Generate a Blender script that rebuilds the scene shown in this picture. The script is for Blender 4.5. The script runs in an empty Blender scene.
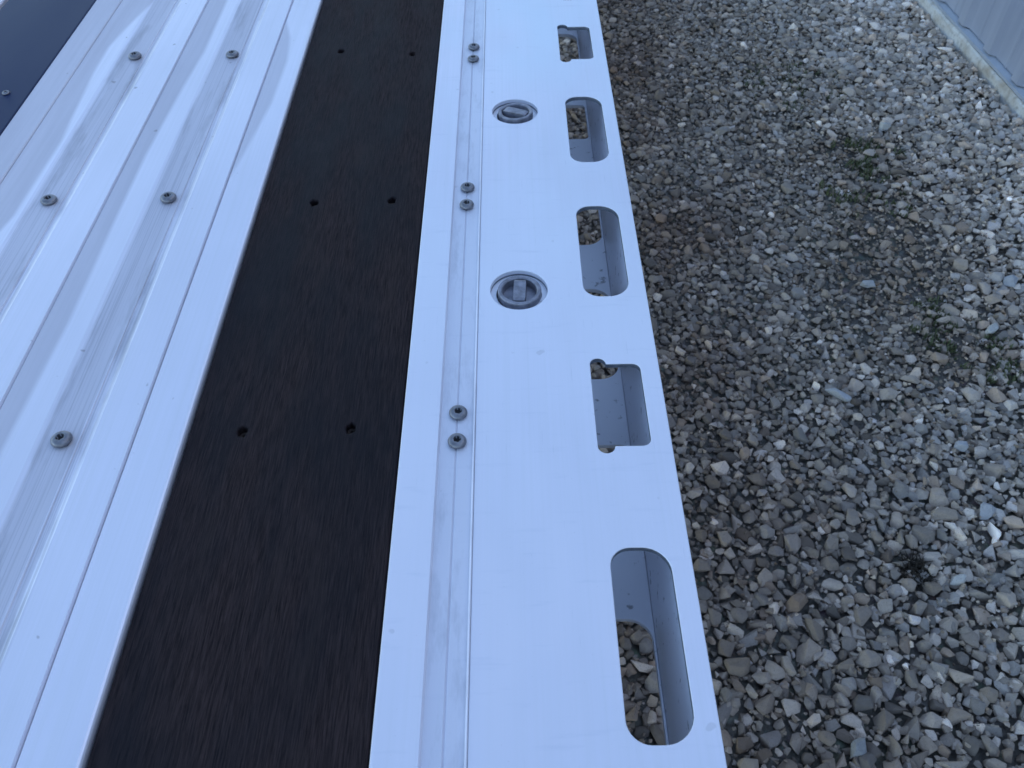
import bpy, bmesh, math, random
import numpy as np
from mathutils import Matrix, Vector
random.seed(7); rng = np.random.default_rng(11)
S = bpy.context.scene
C = S.collection
DECK = 0.80                       # deck height above the gravel (m)

# ------------------------------------------------------------------ camera
cam_d = bpy.data.cameras.new('camera'); cam = bpy.data.objects.new('camera', cam_d); C.objects.link(cam)
R_ = Vector((0.99986, -0.009688, -0.013633)); U_ = Vector((0.016262, 0.753523, 0.657221)); F_ = Vector((-0.003906, 0.657351, -0.753575))
M_ = Matrix.Identity(4)
for i in range(3):
    M_[i][0] = R_[i]; M_[i][1] = U_[i]; M_[i][2] = -F_[i]
M_[2][3] = DECK + 0.691
cam.matrix_world = M_
cam_d.sensor_width = 36; cam_d.lens = 830.3/1024*36
cam_d.clip_start = 0.02; cam_d.clip_end = 500
cam_d.dof.use_dof = True; cam_d.dof.focus_distance = 1.0; cam_d.dof.aperture_fstop = 5.6
cam_d.dof.aperture_fstop = 14
S.camera = cam

# ------------------------------------------------------------------ light
SUN_EL, SUN_AZ = 24, 78           # the sun stands behind the shed, so the whole yard lies in open shade
w = bpy.data.worlds.new('World'); S.world = w; w.use_nodes = True
nt = w.node_tree; sky = nt.nodes.new('ShaderNodeTexSky'); sky.sky_type = 'NISHITA'
sky.sun_disc = False; sky.sun_elevation = math.radians(SUN_EL); sky.sun_rotation = math.radians(SUN_AZ)
sky.air_density = 1.0; sky.dust_density = 1.2; sky.ozone_density = 1.5
bg = nt.nodes['Background']; bg.inputs['Strength'].default_value = 0.15
nt.links.new(sky.outputs[0], bg.inputs['Color'])
sd = bpy.data.lights.new('sun', 'SUN'); sd.energy = 2.5; sd.angle = math.radians(0.5); sd.color = (1, .93, .82)
sun = bpy.data.objects.new('sun', sd); C.objects.link(sun)
az = math.radians(SUN_AZ); el = math.radians(SUN_EL)
sdir = Vector((math.sin(az)*math.cos(el), math.cos(az)*math.cos(el), math.sin(el)))
sun.rotation_euler = sdir.to_track_quat('Z', 'Y').to_euler(); sun.location = (6, 2, 8)
S.view_settings.view_transform = 'Standard'; S.view_settings.look = 'None'
S.view_settings.exposure = 1.52; S.view_settings.gamma = 1
S.cycles.filter_width = 1.6

# ------------------------------------------------------------------ materials
class N:
    def __init__(s, name):
        s.m = bpy.data.materials.new(name); s.m.use_nodes = True
        s.t = s.m.node_tree; s.b = s.t.nodes['Principled BSDF']
        s.pos = s.t.nodes.new('ShaderNodeNewGeometry').outputs['Position']
        s.sep = s.node('ShaderNodeSeparateXYZ', Vector=s.pos)
    def node(s, typ, **kw):
        n = s.t.nodes.new(typ)
        for k, v in kw.items():
            k = k.replace('_', ' ')
            if hasattr(v, 'links') or isinstance(v, bpy.types.NodeSocket): s.t.links.new(v, n.inputs[k])
            else: n.inputs[k].default_value = v
        return n
    def mth(s, op, a, b=0.0, c=0.0, clamp=False):
        n = s.t.nodes.new('ShaderNodeMath'); n.operation = op; n.use_clamp = clamp
        for i, v in enumerate((a, b, c)):
            if isinstance(v, bpy.types.NodeSocket): s.t.links.new(v, n.inputs[i])
            else: n.inputs[i].default_value = v
        return n.outputs[0]
    def scaled(s, v):
        n = s.t.nodes.new('ShaderNodeVectorMath'); n.operation = 'MULTIPLY'
        s.t.links.new(s.pos, n.inputs[0]); n.inputs[1].default_value = v
        return n.outputs[0]
    def noise(s, vec, scale=5, detail=4, rough=.6):
        n = s.t.nodes.new('ShaderNodeTexNoise'); s.t.links.new(s.scaled(vec) if isinstance(vec, tuple) else vec, n.inputs['Vector'])
        n.inputs['Scale'].default_value = scale; n.inputs['Detail'].default_value = detail; n.inputs['Roughness'].default_value = rough
        return n.outputs['Fac']
    def ramp(s, v, stops):
        n = s.t.nodes.new('ShaderNodeValToRGB'); s.t.links.new(v, n.inputs[0]); e = n.color_ramp.elements
        while len(e) < len(stops): e.new(.5)
        for i, (p, c) in enumerate(stops):
            e[i].position = p; e[i].color = (c, c, c, 1) if not isinstance(c, tuple) else (*c, 1)
        return n.outputs['Color']
    def mapr(s, v, a, b, c=0.0, d=1.0):
        n = s.t.nodes.new('ShaderNodeMapRange'); s.t.links.new(v, n.inputs[0])
        for i, x in enumerate((a, b, c, d)): n.inputs[i+1].default_value = x
        return n.outputs[0]
    def mix(s, f, a, b, mode='MIX'):
        n = s.t.nodes.new('ShaderNodeMix'); n.data_type = 'RGBA'; n.blend_type = mode
        for sock, v in ((n.inputs[0], f), (n.inputs[6], a), (n.inputs[7], b)):
            if isinstance(v, bpy.types.NodeSocket): s.t.links.new(v, sock)
            elif isinstance(v, tuple): sock.default_value = (*v, 1)
            else: sock.default_value = v
        return n.outputs[2]
    def bump(s, h, strength, dist):
        n = s.t.nodes.new('ShaderNodeBump'); n.inputs['Strength'].default_value = strength; n.inputs['Distance'].default_value = dist
        s.t.links.new(h, n.inputs['Height']); s.t.links.new(n.outputs[0], s.b.inputs['Normal'])
    def put(s, **kw):
        for k, v in kw.items():
            k = k.replace('_', ' ')
            if isinstance(v, bpy.types.NodeSocket): s.t.links.new(v, s.b.inputs[k])
            elif isinstance(v, tuple): s.b.inputs[k].default_value = (*v, 1)
            else: s.b.inputs[k].default_value = v
        return s.m

def fcurve(n, v, pts, lo, hi):
    """value looked up along the deck: pts = [(y, x)], y in lo..hi"""
    f = n.mapr(v, lo, hi)
    x0 = min(p[1] for p in pts); x1 = max(p[1] for p in pts) + 1e-5
    r = n.ramp(f, [((y-lo)/(hi-lo), (x-x0)/(x1-x0)) for y, x in sorted(pts)])
    return n.mapr(r, 0, 1, x0, x1)

def mat_alu(planks):
    n = N('mill_aluminium_plank' if planks else 'mill_aluminium_rail')
    X = n.sep.outputs[0]; Y = n.sep.outputs[1]
    streak = n.noise((260, 2.5, 260), 1, 3, .6)
    broad = n.noise((3.2, 1.1, 3), 1.6, 4, .6)
    specks = n.mapr(n.noise((1, 1, 1), 62, 1, .5), .775, .81)
    col = n.mix(n.mapr(broad, .35, .7), (.80, .785, .86), (.72, .71, .78))
    col = n.mix(n.mth('MULTIPLY', n.mapr(streak, .4, .75), .35), col, (.66, .67, .69))
    if planks:
        # duller grey bands along the planks and in the troughs, with edges of their own
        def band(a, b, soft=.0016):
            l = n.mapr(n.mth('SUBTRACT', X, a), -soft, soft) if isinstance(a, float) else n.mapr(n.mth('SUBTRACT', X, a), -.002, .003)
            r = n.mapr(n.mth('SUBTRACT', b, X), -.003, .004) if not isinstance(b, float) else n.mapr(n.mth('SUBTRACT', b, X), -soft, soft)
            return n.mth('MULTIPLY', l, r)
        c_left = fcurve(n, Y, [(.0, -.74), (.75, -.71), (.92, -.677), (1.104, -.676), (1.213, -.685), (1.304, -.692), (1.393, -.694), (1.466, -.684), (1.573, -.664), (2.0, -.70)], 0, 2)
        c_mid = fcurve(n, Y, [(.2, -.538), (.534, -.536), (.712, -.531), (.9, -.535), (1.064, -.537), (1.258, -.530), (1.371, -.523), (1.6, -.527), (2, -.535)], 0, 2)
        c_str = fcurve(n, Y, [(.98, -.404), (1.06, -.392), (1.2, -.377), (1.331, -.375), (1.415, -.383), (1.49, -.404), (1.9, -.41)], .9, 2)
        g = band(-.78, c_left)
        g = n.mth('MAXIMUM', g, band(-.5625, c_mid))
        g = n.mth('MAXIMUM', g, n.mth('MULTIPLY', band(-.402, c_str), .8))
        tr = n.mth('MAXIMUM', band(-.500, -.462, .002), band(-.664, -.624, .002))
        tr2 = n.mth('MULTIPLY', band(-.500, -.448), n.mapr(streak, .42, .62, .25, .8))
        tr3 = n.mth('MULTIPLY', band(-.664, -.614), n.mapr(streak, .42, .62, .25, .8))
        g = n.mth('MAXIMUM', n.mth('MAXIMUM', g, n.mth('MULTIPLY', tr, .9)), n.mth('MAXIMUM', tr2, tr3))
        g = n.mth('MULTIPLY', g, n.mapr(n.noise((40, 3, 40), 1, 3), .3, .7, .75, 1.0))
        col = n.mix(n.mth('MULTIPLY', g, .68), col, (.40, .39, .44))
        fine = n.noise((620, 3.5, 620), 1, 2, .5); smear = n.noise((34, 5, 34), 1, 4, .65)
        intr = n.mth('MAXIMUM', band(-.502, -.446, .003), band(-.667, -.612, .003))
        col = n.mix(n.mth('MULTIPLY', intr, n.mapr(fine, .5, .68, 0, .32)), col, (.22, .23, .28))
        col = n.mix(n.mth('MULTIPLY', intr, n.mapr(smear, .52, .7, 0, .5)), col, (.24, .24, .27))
        col = n.mix(n.mth('MULTIPLY', specks, .55), col, (.22, .2, .2))
        rough = n.mth('ADD', n.mapr(streak, .3, .7, .40, .5), n.mth('MULTIPLY', g, .12))
        met = n.mth('SUBTRACT', .38, n.mth('MULTIPLY', g, .15))
        n.bump(streak, .12, .0006)
    else:
        t1 = n.noise((5, 2.2, 5), 1, 3, .6)
        col = n.mix(n.mapr(t1, .35, .65, 0, .8), col, n.mix(n.mapr(Y, .3, 1.5), (.84, .80, .855), (.72, .80, .87)))
        smg = n.noise((14, 90, 14), 1, 3, .6)
        col = n.mix(n.mapr(smg, .60, .78, 0, .28), col, (.58, .60, .68))
        scr = n.noise((900, 22, 900), 1, 1, .4)
        col = n.mix(n.mapr(scr, .76, .80, 0, .35), col, (.45, .46, .52))
        dust = n.noise((1, 1, 1), 340, 2, .5)
        col = n.mix(n.mapr(dust, .72, .80, 0, .3), col, (.40, .38, .38))
        col = n.mix(n.mth('MULTIPLY', n.mth('MULTIPLY', n.mapr(X, -.085, -.075), n.mapr(X, -.040, -.046)), n.mapr(n.noise((60, 14, 60), 1, 4, .7), .5, .72, 0, .45)), col, (.34, .34, .38))
        ch = n.mth('MULTIPLY', n.mapr(X, -.0825, -.0790), n.mapr(X, -.0445, -.0455))
        col = n.mix(n.mth('MULTIPLY', ch, .35), col, (.56, .56, .62))
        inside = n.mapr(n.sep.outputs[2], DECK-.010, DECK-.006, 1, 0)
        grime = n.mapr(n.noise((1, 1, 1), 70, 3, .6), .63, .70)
        col = n.mix(inside, col, (.88, .89, .94))  # paler inside colour stands in for more light within the slots
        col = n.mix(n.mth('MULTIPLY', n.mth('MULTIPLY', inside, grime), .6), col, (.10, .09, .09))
        col = n.mix(n.mth('MULTIPLY', specks, .25), col, (.35, .34, .35))
        rough = n.mapr(broad, .3, .7, .42, .52)
        met = .32
        n.bump(n.noise((420, 6, 420), 1, 2), .06, .0004)
    return n.put(Base_Color=col, Roughness=rough, Metallic=met)

def mat_wood():
    n = N('charcoal_stained_wood')
    grain = n.noise((820, 34, 820), 1, 5, .75)
    blot = n.noise((13, 3.0, 13), 1, 4, .6)
    blot2 = n.noise((30, 9, 30), 1, 3, .6)
    col = n.mix(n.mapr(grain, .33, .75), (.0045, .0028, .0036), (.060, .040, .039))
    col = n.mix(n.mapr(blot, .38, .6), n.mix(.65, col, (.004, .005, .009)), col)
    col = n.mix(n.mth('MULTIPLY', n.mapr(blot2, .55, .72), .4), col, (.036, .025, .023))
    n.bump(n.mth('ADD', grain, n.mth('MULTIPLY', blot2, .6)), .55, .0015)
    return n.put(Base_Color=col, Roughness=n.mapr(blot, .35, .65, .6, .85), Specular_IOR_Level=.12)

def mat_plate():
    n = N('black_coated_sheet')
    b = n.noise((4, 1.3, 4), 1, 4)
    n.bump(n.noise((1, 1, 1), 180, 2), .05, .0005)
    return n.put(Base_Color=n.mix(b, (.004, .012, .050), (.008, .018, .064)), Roughness=n.mapr(b, .3, .7, .38, .5), Specular_IOR_Level=.24)

def simple(name, col, rough=.6, metal=0.0, var=.25, scale=30, bump=0, bscale=80):
    n = N(name); f = n.noise((1, 1, 1), scale, 4)
    c2 = tuple(c*(1-var) for c in col)
    if bump: n.bump(n.noise((1, 1, 1), bscale, 4), bump, .002)
    return n.put(Base_Color=n.mix(n.mapr(f, .35, .65), col, c2), Roughness=rough, Metallic=metal)

def mat_stone():
    n = N('crushed_limestone')
    a = n.t.nodes.new('ShaderNodeAttribute'); a.attribute_name = 'tint'
    v = n.noise((1, 1, 1), 120, 3); s = n.noise((1, 1, 1), 420, 2)
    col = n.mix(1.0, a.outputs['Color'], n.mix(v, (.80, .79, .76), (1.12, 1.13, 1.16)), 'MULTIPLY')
    col = n.mix(n.mapr(s, .58, .7, 0, .45), col, (.12, .105, .09))
    n.bump(s, .35, .0015)
    return n.put(Base_Color=col, Roughness=.85, Specular_IOR_Level=.3)

def mat_ground():
    n = N('dirt_and_fines')
    d = n.noise((1, 1, 1), 90, 5); b = n.noise((1, 1, 1), 1.7, 4)
    col = n.mix(n.mapr(d, .35, .65), (.15, .13, .11), (.34, .30, .25))
    col = n.mix(n.mapr(b, .5, .62, 0, .35), col, (.06, .075, .035))
    vo = n.t.nodes.new('ShaderNodeTexVoronoi'); vo.inputs['Scale'].default_value = 42; n.t.links.new(n.pos, vo.inputs['Vector'])
    far = n.mix(n.mapr(vo.outputs['Distance'], .0, .5), n.mix(.7, vo.outputs['Color'], (.24, .225, .2)), (.05, .045, .04))
    col = n.mix(.35, col, far)
    n.bump(n.mth('SUBTRACT', d, vo.outputs['Distance']), .8, .01)
    return n.put(Base_Color=col, Roughness=.95)

def mat_siding():
    n = N('white_painted_siding')
    st = n.noise((14, 14, .8), 1, 4)
    return n.put(Base_Color=n.mix(n.mapr(st, .4, .7), (.46, .49, .57), (.37, .40, .485)), Roughness=.45)

def mat_concrete():
    n = N('weathered_concrete')
    a = n.noise((1, 1, 1), 7, 5); b = n.noise((1, 1, 1), 60, 4)
    col = n.mix(n.mapr(a, .45, .68), (.74, .73, .69), (.46, .38, .28))
    col = n.mix(n.mapr(b, .5, .72, 0, .5), col, (.16, .14, .11))
    n.bump(b, .5, .004)
    return n.put(Base_Color=col, Roughness=.9)

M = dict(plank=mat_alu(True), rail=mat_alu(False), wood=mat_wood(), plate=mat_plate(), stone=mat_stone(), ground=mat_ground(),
         siding=mat_siding(), concrete=mat_concrete(),
         bolt=simple('dull_zinc_bolt', (.25, .25, .275), .42, .75, .35, 160, .15, 300),
         plug=simple('oxidised_grey_plug', (.30, .30, .35), .5, .6, .4, 90, .2, 250),
         cut=simple('edge_painted_shade', (.19, .21, .25), .5, .5, .3, 120), socket=simple('bolt_painted_shade', (.03, .03, .035), .8, 0, .3, 300),
         screw=simple('rusty_screw', (.035, .022, .016), .85, 0, .4, 300),
         steel=simple('galvanised_steel', (.35, .36, .37), .5, .7, .3, 25),
         trim=simple('white_trim', (.47, .51, .57), .5, 0, .12, 12),
         grass=simple('grass_blade', (.15, .17, .075), .6, 0, .5, 40),
         dry=simple('dry_leaf', (.045, .032, .018), .8, 0, .5, 60),
         roof=simple('roof_sheet', (.35, .36, .38), .5, .2, .2, 3))

# ------------------------------------------------------------------ helpers
def mesh_obj(name, verts, faces, mat, parent=None, smooth=False):
    me = bpy.data.meshes.new(name); me.from_pydata([tuple(v) for v in verts], [], faces); me.update()
    bm = bmesh.new(); bm.from_mesh(me); bmesh.ops.recalc_face_normals(bm, faces=bm.faces); bm.to_mesh(me); bm.free()
    if smooth:
        me.polygons.foreach_set('use_smooth', [True]*len(me.polygons))
    me.materials.append(mat)
    o = bpy.data.objects.new(name, me); C.objects.link(o)
    if parent: o.parent = parent
    return o
class MB:
    def __init__(s): s.v = []; s.f = []
    def add(s, v, f):
        k = len(s.v); s.v += [tuple(p) for p in v]; s.f += [tuple(i+k for i in q) for q in f]; return s
    def box(s, x0, x1, y0, y1, z0, z1):
        return s.add([(x, y, z) for z in (z0, z1) for y in (y0, y1) for x in (x0, x1)],
                     [(0, 2, 3, 1), (4, 5, 7, 6), (0, 1, 5, 4), (2, 6, 7, 3), (0, 4, 6, 2), (1, 3, 7, 5)])
    def prism(s, prof, y0, y1):            # closed (x, z) outline swept along y
        n = len(prof)
        v = [(x, y0, z) for x, z in prof] + [(x, y1, z) for x, z in prof]
        return s.add(v, [(i, (i+1) % n, n+(i+1) % n, n+i) for i in range(n)] + [tuple(range(n)), tuple(range(2*n-1, n-1, -1))])
    def mesh(s, me):
        return s.add([v.co for v in me.vertices], [tuple(p.vertices) for p in me.polygons])
    def build(s, name, mat, parent=None, smooth=False): return mesh_obj(name, s.v, s.f, mat, parent, smooth)

def sheet(outer, holes, ztop, th, bev):
    """a plate with cut-outs and eased edges, as mesh data"""
    cu = bpy.data.curves.new('tmp', 'CURVE'); cu.dimensions = '2D'; cu.fill_mode = 'BOTH'
    for poly in [outer]+holes:
        sp = cu.splines.new('POLY'); sp.points.add(len(poly)-1); sp.use_cyclic_u = True
        for i, (x, y) in enumerate(poly): sp.points[i].co = (x, y, 0, 1)
    cu.extrude = th/2-bev; cu.bevel_depth = bev; cu.bevel_resolution = 2; cu.offset = -bev
    o = bpy.data.objects.new('tmp', cu); C.objects.link(o)
    dg = bpy.context.evaluated_depsgraph_get(); me = bpy.data.meshes.new_from_object(o.evaluated_get(dg))
    C.objects.unlink(o); bpy.data.objects.remove(o); bpy.data.curves.remove(cu)
    for v in me.vertices: v.co.z += ztop-th/2
    return me
def arc(cx, cy, r, a0, a1, n=8):
    return [(cx+r*math.cos(math.radians(a0+(a1-a0)*i/n)), cy+r*math.sin(math.radians(a0+(a1-a0)*i/n))) for i in range(n+1)]
def circle(cx, cy, r, n=40): return [(cx+r*math.cos(2*math.pi*i/n), cy+r*math.sin(2*math.pi*i/n)) for i in range(n)]
def rect(x0, x1, y0, y1): return [(x0, y0), (x1, y0), (x1, y1), (x0, y1)]
def oblong(cy, L=.179, x0=.0855, x1=.1418):
    y0 = cy-L/2; y1 = cy+L/2; rl = .020; rr = .026
    return arc(x0+rl, y0+rl, rl, 180, 270) + arc(x1-rr, y0+rr, rr, 270, 360) + arc(x1-rr, y1-rr, rr, 0, 90) + arc(x0+rl, y1-rl, rl, 90, 180)
def keyslot(cy, x0=.0845, x1=.1405):
    y0 = cy-.057; y1 = cy+.058; r = .009; c = .009
    a = arc(x1-c, y0+c, c, 270, 360, 5) + arc(x1-c, y1-c, c, 0, 90, 5)
    b = arc(x0+r, y1, r, 0, 180, 10) + arc(x0+r, y0, r, 180, 360, 10)
    # the relief circles bulge past the two left corners
    return a + [(x0+2*r+.004, y1)] + b + [(x0+2*r+.004, y0)]
def lathe(prof, n=28, lobes=0.0):
    """prof = [(r, z, lobe)] from the outside rim to the centre; lobe > 0 makes that ring six-pointed"""
    v = []; f = []
    for r, z, lb in prof:
        for i in range(n):
            a = 2*math.pi*i/n
            rr = r*(1+lb*math.cos(6*a)); v.append((rr*math.cos(a), rr*math.sin(a), z))
    for k in range(len(prof)-1):
        for i in range(n):
            f.append((k*n+i, k*n+(i+1) % n, (k+1)*n+(i+1) % n, (k+1)*n+i))
    f.append(tuple((len(prof)-1)*n+i for i in range(n)))
    return v, f

def tag(o, label, cat, group=None, kind=None):
    if label: o['label'] = label
    if cat: o['category'] = cat
    if group: o['group'] = group
    if kind: o['kind'] = kind
    return o
def empty(name, loc, label, cat, group=None):
    o = bpy.data.objects.new(name, None); C.objects.link(o); o.location = loc; o.empty_display_size = .1
    return tag(o, label, cat, group)

# ------------------------------------------------------------------ ground
gx = np.linspace(-60, 60, 3); gb = MB()
gb.add([(-60, -60, -.014), (60, -60, -.014), (60, 60, -.014), (-60, 60, -.014)], [(0, 1, 2, 3)])
g = gb.build('ground', M['ground']); tag(g, 'brown dirt and fine grit under the gravel', None, kind='structure')

# ------------------------------------------------------------------ shed wall on the right
shed = empty('metal_shed', (1.5978, 3.2718, 0), 'pale ribbed metal shed wall on a low concrete footing behind the gravel', 'shed')
shed.rotation_euler.z = math.radians(93.556)
XA, XB, WH = -7.0, 6.0, 2.5
# footing: a cast strip with a slightly uneven face
v = []; f = []; nx = 160
prof = [(.002, -.1), (.002, .0), (.000, .036), (-.007, .044), (-.10, .045)]
for i in range(nx+1):
    x = XA+(XB-XA)*i/nx
    for y, z in prof:
        v.append((x, y+random.uniform(-.0025, .0025), z+random.uniform(-.0015, .0015)))
k = len(prof)
for i in range(nx):
    for j in range(k-1): f.append((i*k+j, (i+1)*k+j, (i+1)*k+j+1, i*k+j+1))
mesh_obj('footing', v, f, M['concrete'], shed)
b = MB()
tp = [(-.004, .0465), (-.0045, .056), (-.022, .062), (-.030, .063), (-.030, .098), (-.034, .098), (-.034, .0465)]
b.add([(XA, y, z) for y, z in tp]+[(XB, y, z) for y, z in tp], [(i, (i+1) % 7, 7+(i+1) % 7, 7+i) for i in range(7)])
b.build('base_trim', M['trim'], shed)
# ribbed siding, ribs stand proud of the flats
xs = []; pitch = .2055
kk = math.floor((XA+.338)/pitch)
x = XA; pts = [(XA, -.026)]
for i in range(int((XB-XA)/pitch)):
    cx = -.338+pitch*(i+kk+1)
    if cx-.04 < XA or cx+.04 > XB: continue
    pts += [(cx-.040, -.026), (cx-.020, -.008), (cx+.020, -.008), (cx+.040, -.026), (cx+.085, -.026), (cx+.090, -.023), (cx+.096, -.023), (cx+.101, -.026)]
pts.append((XB, -.026)); v = []; f = []
for z in (.066, WH):
    v += [(x, y, z) for x, y in pts]
n_ = len(pts)
for z in (.066, WH): v += [(x, y-.0012, z) for x, y in pts]
for i in range(n_-1):
    f.append((i, i+1, n_+i+1, n_+i)); f.append((2*n_+i, 3*n_+i, 3*n_+i+1, 2*n_+i+1)); f.append((i, 2*n_+i, 2*n_+i+1, i+1))
mesh_obj('siding', v, f, M['siding'], shed)
b = MB()      # the rest of the building: side and back walls
b.box(XA, XA+.05, -6, -.04, 0, WH); b.box(XB-.05, XB, -6, -.04, 0, WH); b.box(XA, XB, -6.05, -6, 0, WH)
b.build('wall', M['siding'], shed)
b = MB(); b.add([(XA-.1, .12, WH-.02), (XB+.1, .12, WH-.02), (XB+.1, -3, WH+.8), (XA-.1, -3, WH+.8), (XB+.1, -6.2, WH-.02), (XA-.1, -6.2, WH-.02),
                 (XA-.1, .12, WH+.02), (XB+.1, .12, WH+.02), (XB+.1, -3, WH+.84), (XA-.1, -3, WH+.84), (XB+.1, -6.2, WH+.02), (XA-.1, -6.2, WH+.02)],
                [(0, 1, 2, 3), (3, 2, 4, 5), (6, 9, 8, 7), (9, 11, 10, 8), (0, 6, 7, 1), (5, 4, 10, 11), (0, 3, 5), (6, 11, 9), (0, 5, 11, 6), (1, 7, 10, 4)])
b.f = b.f[:6]; b.build('roof', M['roof'], shed)

# ------------------------------------------------------------------ trailer
Y0, Y1 = -.75, 3.9
ROW0, ROWS = .5445, .4032
rows = [ROW0+ROWS*k for k in range(-3, 9)]
tr = empty('flatbed_trailer', (0, 0, 0), 'flatbed trailer deck of bare aluminium planks, one black board and a slotted edge rail', 'trailer')
HOLES = []
for k in range(-2, 5):
    o = .8064*k
    for c, kind in ((.307, 'o'), (.5725, 'k'), (.8315, 'o')):
        if k == 1 and c == .8315: c -= .006
        if Y0+.1 < c+o < Y1-.1: HOLES.append(oblong(c+o) if kind == 'o' else keyslot(c+o))
CAPS = [.7565-.8064, .7565, .7565+.4065, .7565+.4065+.8064, .7565+2*.8064+.4065]
CAPX = .0065
b = MB()
top = sheet(rect(-.0427, .1615, Y0, Y1), HOLES+[circle(CAPX, c, .0352) for c in CAPS], DECK, .007, .0008)
b.mesh(top)
Z = lambda z: DECK+z
chan = [(-.1205, -.010), (-.1205, -.0012), (-.1195, -.0002), (-.118, 0), (-.0818, 0), (-.0798, -.0040), (-.0640, -.0040), (-.0625, -.0054),
        (-.0610, -.0040), (-.0458, -.0040), (-.0450, .0003), (-.0440, .0008), (-.0430, .0002), (-.0430, -.010)]
b.prism([(x, Z(z)) for x, z in chan], Y0, Y1)
bot = sheet(rect(-.1, .1445, Y0, Y1), HOLES, DECK-.152, .007, .001)
b.mesh(bot)
b.box(.1450, .1605, Y0, Y1, Z(-.159), Z(-.0073))
b.box(.0785, .0830, Y0, Y1, Z(-.1445), Z(-.0075)); b.box(-.108, -.101, Y0, Y1, Z(-.159), Z(-.0105))  # first web is unseen, added beside the slots to bounce light inside
# countersunk seats of the round plugs
seats = []
for c in CAPS:
    v, f = lathe([(.0354, -.0006, 0), (.0351, -.0082, 0), (.0282, -.0084, 0), (.0277, -.0095, 0), (.0274, -.020, 0)], 40)
    seats.append(([(x+CAPX, y+c, z+DECK) for x, y, z in v], f))
rail = b.build('side_rail', M['rail'], tr)
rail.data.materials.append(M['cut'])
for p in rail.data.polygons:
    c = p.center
    if abs(p.normal.z) < .5 and DECK-.0068 < c.z < DECK-.0006 and .08 < c.x < .146: p.material_index = 1  # slot edges coloured dark to paint in the reflected dark interior
rail['label'] = 'wide pale aluminium edge rail with long slots, key shaped cut-outs and round plugs'

for v, f in seats:
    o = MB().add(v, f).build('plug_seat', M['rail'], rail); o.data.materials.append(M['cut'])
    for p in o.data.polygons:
        if abs(p.normal.z) < .5: p.material_index = 1  # steep seat walls coloured dark, a painted crescent of shade
# button-head bolts
bv, bf = lathe([(.0086, -.001, 0), (.0086, .0016, 0), (.0108, .0019, 0), (.0110, .0034, 0), (.0100, .0055, 0), (.0084, .0068, 0), (.0064, .0074, 0), (.0047, .0075, .08), (.0042, .0072, .16), (.0037, .0030, .16)], 36)
bolt0 = mesh_obj('bolt', bv, bf, M['bolt'], rail, True)
bolt0.data.materials.append(M['socket'])
for p in bolt0.data.polygons:
    q = math.hypot(p.center.x, p.center.y)
    if (q < .0044 and p.center.z < .0074) or p.center.z < .0014: p.material_index = 1  # socket and base ring faces dark: shade painted into the bolt colour
def bolt_copy(first, parent, x, y, z, s, used):
    o = first if not used else first.copy()
    if used: C.objects.link(o)
    o.parent = parent; o.location = (x, y, z); o.scale = (s, s, s*random.uniform(.92, 1.1))
    o.rotation_euler = (random.uniform(-.05, .05), random.uniform(-.05, .05), random.uniform(0, 1)); return o
used = False
for y in rows:
    for d in (-.0195, .0195):
        if Y0 < y+d < Y1:
            bolt_copy(bolt0, rail, -.0620+random.uniform(-.0008, .0008), y+d+.001+random.uniform(-.0015, .0015), DECK-.0038, .90, used); used = True

# round threaded plugs with a finger bar between two pockets
def make_plug():
    v = []; f = []; n = 48
    b = MB(); R1 = .0268
    vv, ff = lathe([(R1, -.020, 0), (R1, -.0012, 0), (R1-.0010, 0, 0), (R1-.0042, 0, 0), (R1-.0056, -.0012, 0), (R1-.0070, -.0100, 0)], n)
    b.add(vv, ff)
    # bar, tapered at both ends
    L = .0190; w0 = .0084; w1 = .0076
    p = []
    for yy, ww, zz in ((-L, w1, -.001), (-L*.8, w0, .0006), (L*.8, w0, .0006), (L, w1, -.001)):
        p += [(-ww, yy, -.0115), (-ww+.001, yy, zz), (ww-.001, yy, zz), (ww, yy, -.0115)]
    fs = []
    for i in range(3):
        for j in range(3): fs.append((i*4+j, i*4+j+1, (i+1)*4+j+1, (i+1)*4+j))
    fs += [(0, 1, 2, 3), (12, 15, 14, 13)]
    b.add(p, fs)
    return b.build('tie_down_plug', M['plug'], rail)
plug = make_plug()
for i, c in enumerate(CAPS):
    o = plug if i == 0 else plug.copy()
    if i: C.objects.link(o)
    o.parent = rail
    o.location = (.0072, c-.0016, DECK+.0014)
    o.rotation_euler = (-.02, 0, math.radians(-3))
    if i == 2: o.rotation_euler = (-.05, .03, math.radians(62))

# dark wooden board beside the rail
WX0, WX1, WZ = -.3475, -.1225, DECK-.004
holes = []
spots = []
for y in rows:
    if Y0+.05 < y < Y1-.05:
        for q_, x in enumerate((-.284, -.1685)):
            xx = x+random.uniform(-.004, .004); yy = y+random.uniform(-.004, .004)
            seen = {3: ((-.291, .545), (-.176, .548)), 4: ((-.273, .944), (-.166, .946)), 5: ((-.290, 1.372), (-.1665, 1.358))}.get(rows.index(y))
            if seen: xx, yy = seen[q_]; spots.append((xx, yy))
            holes.append([(xx+random.uniform(.0044, .0062)*math.cos(a*math.pi/6), yy+random.uniform(.0055, .0085)*math.sin(a*math.pi/6)) for a in range(12)])
wb = MB().mesh(sheet(rect(WX0, WX1, Y0, Y1), holes, WZ, .038, .0022))
wood = wb.build('deck_board', M['wood'], tr); wood['label'] = 'charcoal black wooden deck board with fine grain and sunken screws'
sv, sf = lathe([(.0050, -.010, 0), (.0048, -.0065, 0), (.0030, -.0062, 0), (.0016, -.0062, .1), (.0014, -.0085, .1)], 14)
s0 = mesh_obj('screw', sv, sf, M['screw'], wood)
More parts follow.
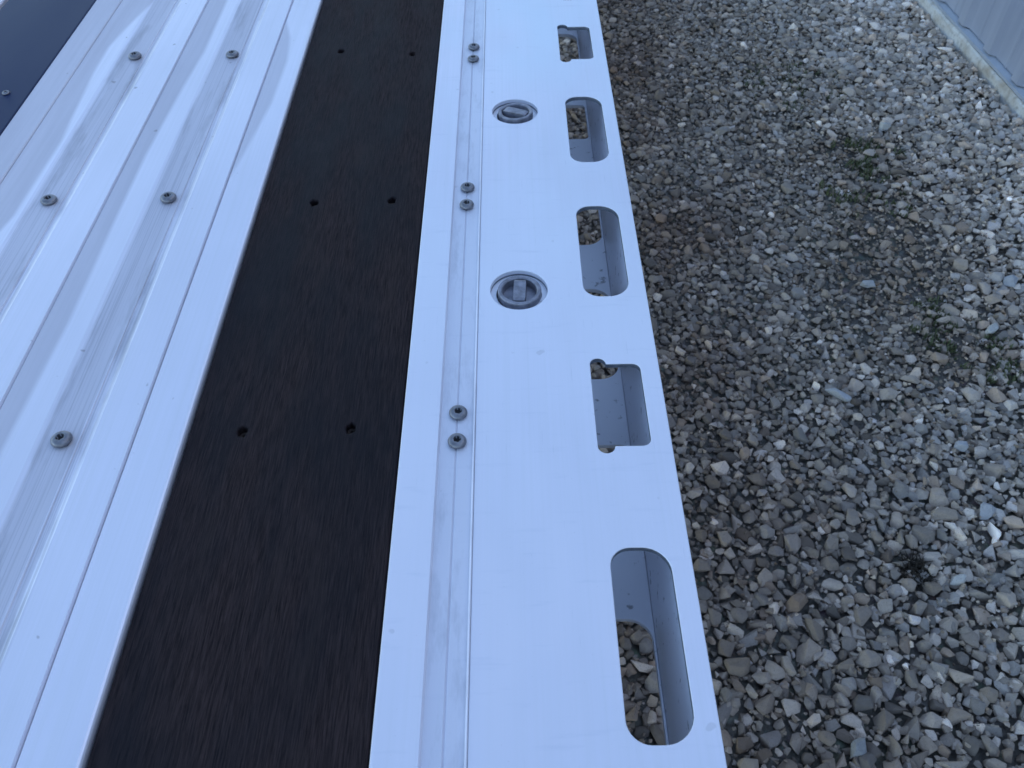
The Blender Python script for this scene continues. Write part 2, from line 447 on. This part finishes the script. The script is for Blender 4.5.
for i, (x, y) in enumerate(spots):
    o = s0 if i == 0 else s0.copy()
    if i: C.objects.link(o)
    o.parent = wood; o.location = (x, y, WZ-.001)

# aluminium planks, each an extrusion with a shallow trough for its bolts
joints = [-.3515, -.4030, -.5625, -.7270, -.7755]
def plank(x1, x0, trough, bead):
    g = .0008; p = [(x0+g, -.026), (x0+g, -.0030), (x0+g+.0014, 0)]
    if trough:
        a, c = trough
        p += [(a-.004, 0), (a+.004, -.0018), (bead-.0014, -.0021), (bead-.0007, -.0010), (bead+.0007, -.0010), (bead+.0014, -.0021), (c-.004, -.0018), (c+.002, 0)]
    p += [(x1-g-.0014, 0), (x1-g, -.0030), (x1-g, -.026)]
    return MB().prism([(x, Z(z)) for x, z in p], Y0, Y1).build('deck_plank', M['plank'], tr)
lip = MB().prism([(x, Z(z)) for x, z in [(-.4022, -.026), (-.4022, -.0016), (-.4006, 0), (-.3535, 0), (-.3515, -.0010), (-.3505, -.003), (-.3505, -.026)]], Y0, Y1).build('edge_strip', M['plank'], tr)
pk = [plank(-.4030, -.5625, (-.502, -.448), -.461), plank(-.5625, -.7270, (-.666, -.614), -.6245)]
edge2 = MB().prism([(x, Z(z)) for x, z in [(-.7755, -.026), (-.7755, -.001), (-.7745, 0), (-.7294, 0), (-.7278, -.0016), (-.7278, -.026)]], Y0, Y1).build('edge_strip', M['plank'], tr)
for p_, x in zip(pk, (-.4775, -.6435)):
    bl = bolt0.copy(); used2 = False; C.objects.link(bl)
    for i, y in enumerate(rows):
        if Y0 < y < Y1: bolt_copy(bl, p_, x+{3: -.0005, 4: .002, 5: .005}.get(i, random.uniform(-.002, .002)), y+{3: -.010, 4: .006, 5: .006}.get(i, random.uniform(-.005, .005)), DECK-.0020, 1.0, used2); used2 = True
# black sheet down the middle, then the far half of the deck
cs = MB().mesh(sheet(rect(-.9455, -.7775, Y0, Y1), [], DECK-.0005, .012, .002)).build('centre_sheet', M['plate'], tr)
cs['label'] = 'smooth black centre sheet with a single small bolt in view'
bl = bolt0.copy(); C.objects.link(bl); used2 = False
for k in range(-2, 4):
    bolt_copy(bl, cs, -.815, 1.244+.8064*k, DECK-.001, .55, used2); used2 = True
for j, (a, c) in enumerate(((-.9540, -1.1180), (-1.1180, -1.2820), (-1.2820, -1.446))):
    m = (a+c)/2
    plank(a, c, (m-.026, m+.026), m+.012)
w2 = wood.copy(); C.objects.link(w2); w2.location.x = -1.7975+.1225-.001+.0
rl2 = MB().prism([(x, Z(z)) for x, z in [(-1.450, -.159), (-1.450, 0), (-1.448, 0)]], Y0, Y1)
r2 = rail.copy(); C.objects.link(r2); r2.location.x = -1.725-.155; r2.scale.x = -1
w2.location.x = 0; w2.location.x = -1.4485-WX1
r2.location.x = (-1.4485-.225-.002)-.1205
# under-frame
for y in rows:
    if Y0 < y < Y1:
        MB().box(-1.79, -.101, y-.0225, y+.0225, Z(-.150), Z(-.044)).build('crossmember', M['steel'], tr)
b = MB()
for x in (-.45, -1.32): b.box(x-.03, x+.03, Y0, Y1, Z(-.30), Z(-.151))
b.build('main_frame', M['steel'], tr)
for (x, y) in ((-.45, -.5), (-1.32, -.5), (-.45, 3.6), (-1.32, 3.6)):
    MB().box(x-.035, x+.035, y-.035, y+.035, Z(-.79), Z(-.301)).box(x-.09, x+.09, y-.09, y+.09, 0.012, .022).build('jack_leg', M['steel'], tr)

# ------------------------------------------------------------------ gravel
def proto(npts, flat, seed, bev):
    r = random.Random(seed); bm = bmesh.new()
    for i in range(npts):
        z = r.uniform(-1, 1); a = r.uniform(0, 2*math.pi); q = math.sqrt(1-z*z); k = r.uniform(.84, 1.08)
        bm.verts.new((q*math.cos(a)*k*r.uniform(.95, 1.15), q*math.sin(a)*k*.82, z*k*flat))
    h = bmesh.ops.convex_hull(bm, input=bm.verts)
    bmesh.ops.delete(bm, geom=[e for e in h['geom_interior'] if isinstance(e, bmesh.types.BMVert)], context='VERTS')
    if bev: bmesh.ops.bevel(bm, geom=list(bm.edges), offset=bev, segments=1, affect='EDGES', profile=.6, clamp_overlap=True)
    bmesh.ops.triangulate(bm, faces=bm.faces)
    bmesh.ops.recalc_face_normals(bm, faces=bm.faces)
    bm.verts.ensure_lookup_table(); bm.verts.index_update()
    v = np.array([x.co[:] for x in bm.verts], dtype=np.float32); f = np.array([[q.index for q in x.verts] for x in bm.faces], dtype=np.int32)
    L = np.linalg.norm(v/np.array([1.12, .86, flat]), axis=1, keepdims=True); v = (v/np.maximum(L/1.06, 1)).astype(np.float32)
    bm.free(); return v, f
protoA = [proto(random.Random(i).randint(11, 17), random.Random(i+50).uniform(.5, .85), i, .10) for i in range(16)]
protoB = [proto(9, .7, 100+i, 0) for i in range(8)]
def rotmats(n, tilt):
    a = rng.uniform(0, 2*np.pi, n); t = rng.normal(0, tilt, n); p = rng.uniform(0, 2*np.pi, n)
    ca, sa = np.cos(a), np.sin(a); z = np.zeros(n); o = np.ones(n)
    Rz = np.stack([np.stack([ca, -sa, z], -1), np.stack([sa, ca, z], -1), np.stack([z, z, o], -1)], 1)
    ct, st = np.cos(t), np.sin(t); Rx = np.stack([np.stack([o, z, z], -1), np.stack([z, ct, -st], -1), np.stack([z, st, ct], -1)], 1)
    cp, sp = np.cos(p), np.sin(p); Rp = np.stack([np.stack([cp, -sp, z], -1), np.stack([sp, cp, z], -1), np.stack([z, z, o], -1)], 1)
    return Rp @ Rx @ Rz
def wall_x(y): return 1.598-.0622*(y-3.272)
def snoise(x, y, seed, f):
    r = np.random.default_rng(seed); o = np.zeros_like(x)
    for k in range(6):
        a = r.uniform(0, 2*np.pi); fr = f*r.uniform(.6, 1.8); o += np.sin(fr*(x*np.cos(a)+y*np.sin(a))+r.uniform(0, 6.28))
    return o/3.5
def dirt(x, y):      # how much the fines and soil show between the stones
    d = .0*x
    for cx, cy, rx, ry, s in ((1.05, 1.75, .22, .42, 1.0), (1.08, 2.15, .25, .22, .8), (.95, 2.6, .3, .35, .35), (1.1, 1.35, .16, .14, .9)):
        d = np.maximum(d, s*np.exp(-((x-cx)/rx)**2-((y-cy)/ry)**2))
    return np.clip(d*(1+.5*snoise(x, y, 5, 14)), 0, 1)
def make_gravel():
    layers = []
    def scatter(n, x0, x1, y0, y1, smin, smode, smax, zlo, zhi, protos, fines):
        x = rng.uniform(x0, x1, n); y = rng.uniform(y0, y1, n)
        s = np.clip(rng.lognormal(math.log(smode), .33, n), smin, smax)/2
        d = dirt(x, y); keep = x < wall_x(y)+.0-s
        if not fines: keep &= rng.uniform(0, 1, n) > d*.62
        else: keep &= rng.uniform(0, 1, n) < .35+2*d
        x, y, s, d = x[keep], y[keep], s[keep], d[keep]
        z = rng.uniform(zlo, zhi, len(x)) + .006*snoise(x, y, 3, 4) + .003
        if not fines: s = s*(1-.28*d)
        layers.append((x, y, z, s, protos, .35, d, fines))
    scatter(14000, .02, 1.95, .05, 3.9, .012, .022, .034, -.012, -.001, protoA, False)
    scatter(40000, .02, 1.95, .05, 3.9, .006, .011, .018, -.008, .004, protoB, True)
    scatter(3500, -1.6, .02, .0, 3.9, .016, .027, .05, -.012, .000, protoB, False)
    scatter(3000, -.4, 2.1, -1.2, .05, .016, .027, .05, -.012, .000, protoB, False)
    # the top course is packed so that neighbours touch instead of running into each other
    X0, X1_, YA, YB = .10, 1.80, .10, 3.80; cell = .03; gw = int((X1_-X0)/cell)+1
    grid = {}
    n = 60000; ss = np.sort(np.clip(rng.lognormal(math.log(.0152), .43, n), .0060, .046))[::-1]/2
    ox = []; oy = []; os_ = []
    rr = random.Random(5)
    for s0_ in ss.tolist():
        for t_ in range(12):
            x = rr.uniform(X0, X1_); y = rr.uniform(YA, YB)
            # only where the yard can be seen: skip what lies behind the left part of the deck
            if s0_ > .0105 and y > .75 and rr.random() < min(1, (y-.75)/.3)*(.85 if x < 1.0 else .45): continue
            gxi = int((x-X0)/cell); gyi = int((y-YA)/cell); ok = True
            for i in (-1, 0, 1):
                for j in (-1, 0, 1):
                    for (a, b, c) in grid.get((gxi+i, gyi+j), ()):
                        q = (s0_+c)*.80
                        if (a-x)**2+(b-y)**2 < q*q: ok = False; break
                    if not ok: break
                if not ok: break
            if ok:
                grid.setdefault((gxi, gyi), []).append((x, y, s0_)); ox.append(x); oy.append(y); os_.append(s0_); break
    x = np.array(ox); y = np.array(oy); s = np.array(os_); d = dirt(x, y)
    keep = (x < wall_x(y)-s*.6) & (rng.uniform(0, 1, len(x)) > d*np.clip((s-.0045)/.006, 0, 1)*.5)
    x, y, s, d = x[keep], y[keep], s[keep], d[keep]; print('packed', len(x))
    z = rng.uniform(-.007, .005, len(x)) + .004*snoise(x, y, 3, 4) - (.3*(.010-np.minimum(s, .010)))
    layers.append((x, y, z, s*1.06, protoA, .24, d, False))
    pal = np.array([(.27, .26, .245), (.33, .32, .31), (.23, .215, .20), (.285, .265, .24), (.24, .245, .25), (.38, .37, .355), (.27, .235, .205), (.21, .205, .20), (.30, .30, .31), (.52, .50, .48)])
    wts = np.array([.18, .15, .13, .12, .12, .09, .08, .07, .05, .012]); wts = wts/wts.sum()
    V = []; Fc = []; T = []; base = 0
    for x, y, z, s, protos, tilt, d, fines in layers:
        n = len(x); pi = rng.integers(0, len(protos), n)
        ci = rng.choice(len(pal), n, p=wts); col = pal[ci]*rng.lognormal(-.04, .29, (n, 1))*np.array([[1.86, 1.63, 1.42]])
        trailer_side = np.clip(1.35-(x-.25)/.52, 0, 1)*(.72+.30*snoise(x, y, 9, 9)); trailer_side = np.clip(trailer_side, 0, 1)[:, None]
        col = col*(1-.52*trailer_side*np.array([[.83, .98, 1.04]]))  # stones darker and browner towards the trailer
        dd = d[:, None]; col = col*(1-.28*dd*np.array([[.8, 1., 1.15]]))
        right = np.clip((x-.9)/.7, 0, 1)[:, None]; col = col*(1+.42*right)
        if fines: col = col*np.array([[.95, .92, .86]])
        for k, (pv, pf) in enumerate(protos):
            m = np.where(pi == k)[0]
            if len(m) == 0: continue
            R = rotmats(len(m), tilt); asp = rng.uniform(.82, 1.28, (len(m), 1, 3)); asp[:, :, 2] *= .9
            P = (pv[None]*asp*s[m][:, None, None]) @ np.transpose(R, (0, 2, 1)) + np.stack([x[m], y[m], z[m]], -1)[:, None, :]
            idx = pf[None]+(np.arange(len(m))*len(pv))[:, None, None]+base
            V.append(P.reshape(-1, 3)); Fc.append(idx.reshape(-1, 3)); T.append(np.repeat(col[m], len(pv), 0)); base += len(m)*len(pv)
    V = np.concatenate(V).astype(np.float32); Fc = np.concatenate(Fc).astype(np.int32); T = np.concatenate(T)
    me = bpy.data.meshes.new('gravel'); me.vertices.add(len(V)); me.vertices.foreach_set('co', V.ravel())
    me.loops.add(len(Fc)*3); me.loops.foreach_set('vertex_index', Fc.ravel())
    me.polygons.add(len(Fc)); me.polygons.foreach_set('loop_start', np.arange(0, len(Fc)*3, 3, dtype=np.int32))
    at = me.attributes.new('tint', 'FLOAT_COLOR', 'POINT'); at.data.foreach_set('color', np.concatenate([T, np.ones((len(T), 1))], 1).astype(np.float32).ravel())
    me.update(calc_edges=True); me.polygons.foreach_set('use_smooth', np.zeros(len(Fc), dtype=bool))
    me.materials.append(M['stone']); print('gravel verts', len(V), 'tris', len(Fc))
    o = bpy.data.objects.new('gravel', me); C.objects.link(o)
    return tag(o, 'loose grey crushed stone gravel covering the yard', 'gravel', kind='stuff')
make_gravel()

# pale and odd stones that stand out of the gravel
def stone(x, y, sx, sy, sz, rz, col, label, seed, z=.010):
    pv, pf = proto(18, .6, seed, .12)
    me = bpy.data.meshes.new('loose_stone'); me.from_pydata([(a*sx/2, b_*sy/2, c*sz/2/.6) for a, b_, c in pv.tolist()], [], pf.tolist())
    at = me.attributes.new('tint', 'FLOAT_COLOR', 'POINT'); at.data.foreach_set('color', [c for _ in me.vertices for c in (*col, 1)])
    me.materials.append(M['stone']); o = bpy.data.objects.new('loose_stone', me); C.objects.link(o)
    o.location = (x, y, z); o.rotation_euler = (random.uniform(-.2, .2), random.uniform(-.2, .2), rz)
    return tag(o, label, 'stone', 'pale stones lying on the gravel')
W1 = (.60, .58, .54); W2 = (.50, .50, .51)
stone(1.197, 2.364, .048, .044, .034, .3, W1, 'cream rounded stone just above the upper green moss patch', 301)
stone(.752, 1.241, .070, .030, .026, -.6, W2, 'long thin pale stone in the open gravel beside the key shaped cut-out', 302)
stone(.973, .926, .052, .040, .030, .8, W2, 'pale flat stone near the right border, below the grass, level with the last slot top', 303)
stone(.858, .768, .040, .032, .026, .2, W1, 'small whitish stone right of the brown dead leaf clump', 304)
stone(.928, 1.623, .044, .032, .026, -.2, W2, 'pale oval stone left of the bare dirt patch', 305)
stone(1.186, 1.447, .048, .030, .026, .5, W1, 'whitish oval stone on the right side of the bright green grass', 306)
stone(1.303, 1.621, .046, .046, .030, 1.1, W2, 'blue white rounded stone above the grass by the right border', 307)
stone(.575, .457, .045, .035, .028, .9, (.36, .35, .34), 'squarish grey stone right of the rail at the bottom of the view', 308)
stone(.982, 1.091, .040, .034, .028, .1, W2, 'chalky stone with a blunt end below the grass', 309)

# weeds
def tuft(name, cx, cy, r, n, hmin, hmax, mat, label, cat, kind=None, group=None, lean=.7):
    v = []; f = []
    for i in range(n):
        a = random.uniform(0, 2*math.pi); q = r*math.sqrt(random.random()); x = cx+q*math.cos(a); y = cy+q*math.sin(a)
        if kind and snoise(np.array([x]), np.array([y]), 21, 55)[0] < .0: continue
        h = random.uniform(hmin, hmax); wd = random.uniform(.0012, .0034)*(.6 if cat == 'weed' else 1); b_ = random.uniform(0, 6.28); l = random.uniform(.2, lean)*h; z0 = -.004
        px, py = -math.sin(b_)*wd, math.cos(b_)*wd; dx, dy = math.cos(b_)*l, math.sin(b_)*l; k = len(v)
        v += [(x-px, y-py, z0), (x+px, y+py, z0), (x+dx*.4+px, y+dy*.4+py, z0+h*.6), (x+dx*.4-px, y+dy*.4-py, z0+h*.6), (x+dx, y+dy, z0+h)]
        f += [(k, k+1, k+2, k+3), (k+3, k+2, k+4)]
    o = mesh_obj(name, [(a-cx, b_-cy, c) for a, b_, c in v], f, mat); o.location = (cx, cy, 0)
    return tag(o, label, cat, group, kind)
tuft('grass_patch', 1.075, 1.47, .10, 620, .007, .019, M['grass'], 'bright green grass growing through gravel near the right border', 'grass', 'stuff')
tuft('grass_patch', 1.15, 1.36, .09, 480, .007, .019, M['grass'], 'green grass patch right of and below the brightest one', 'grass', 'stuff')
tuft('moss_patch', 1.11, 2.24, .11, 900, .010, .022, M['grass'], 'low green moss below the cream rounded stone', 'moss', 'stuff')
tuft('moss_patch', 1.05, 2.03, .14, 600, .010, .020, M['grass'], 'sparse moss in the dirt midway down to the bright grass', 'moss', 'stuff')
tuft('moss_patch', .98, 2.65, .18, 600, .010, .020, M['grass'], 'thin moss showing in the far gravel left of the shed corner', 'moss', 'stuff')
tuft('dead_weed', .783, .789, .026, 320, .008, .022, M['dry'], 'small dark brown clump of dead leaves on the gravel', 'weed', lean=1.8)
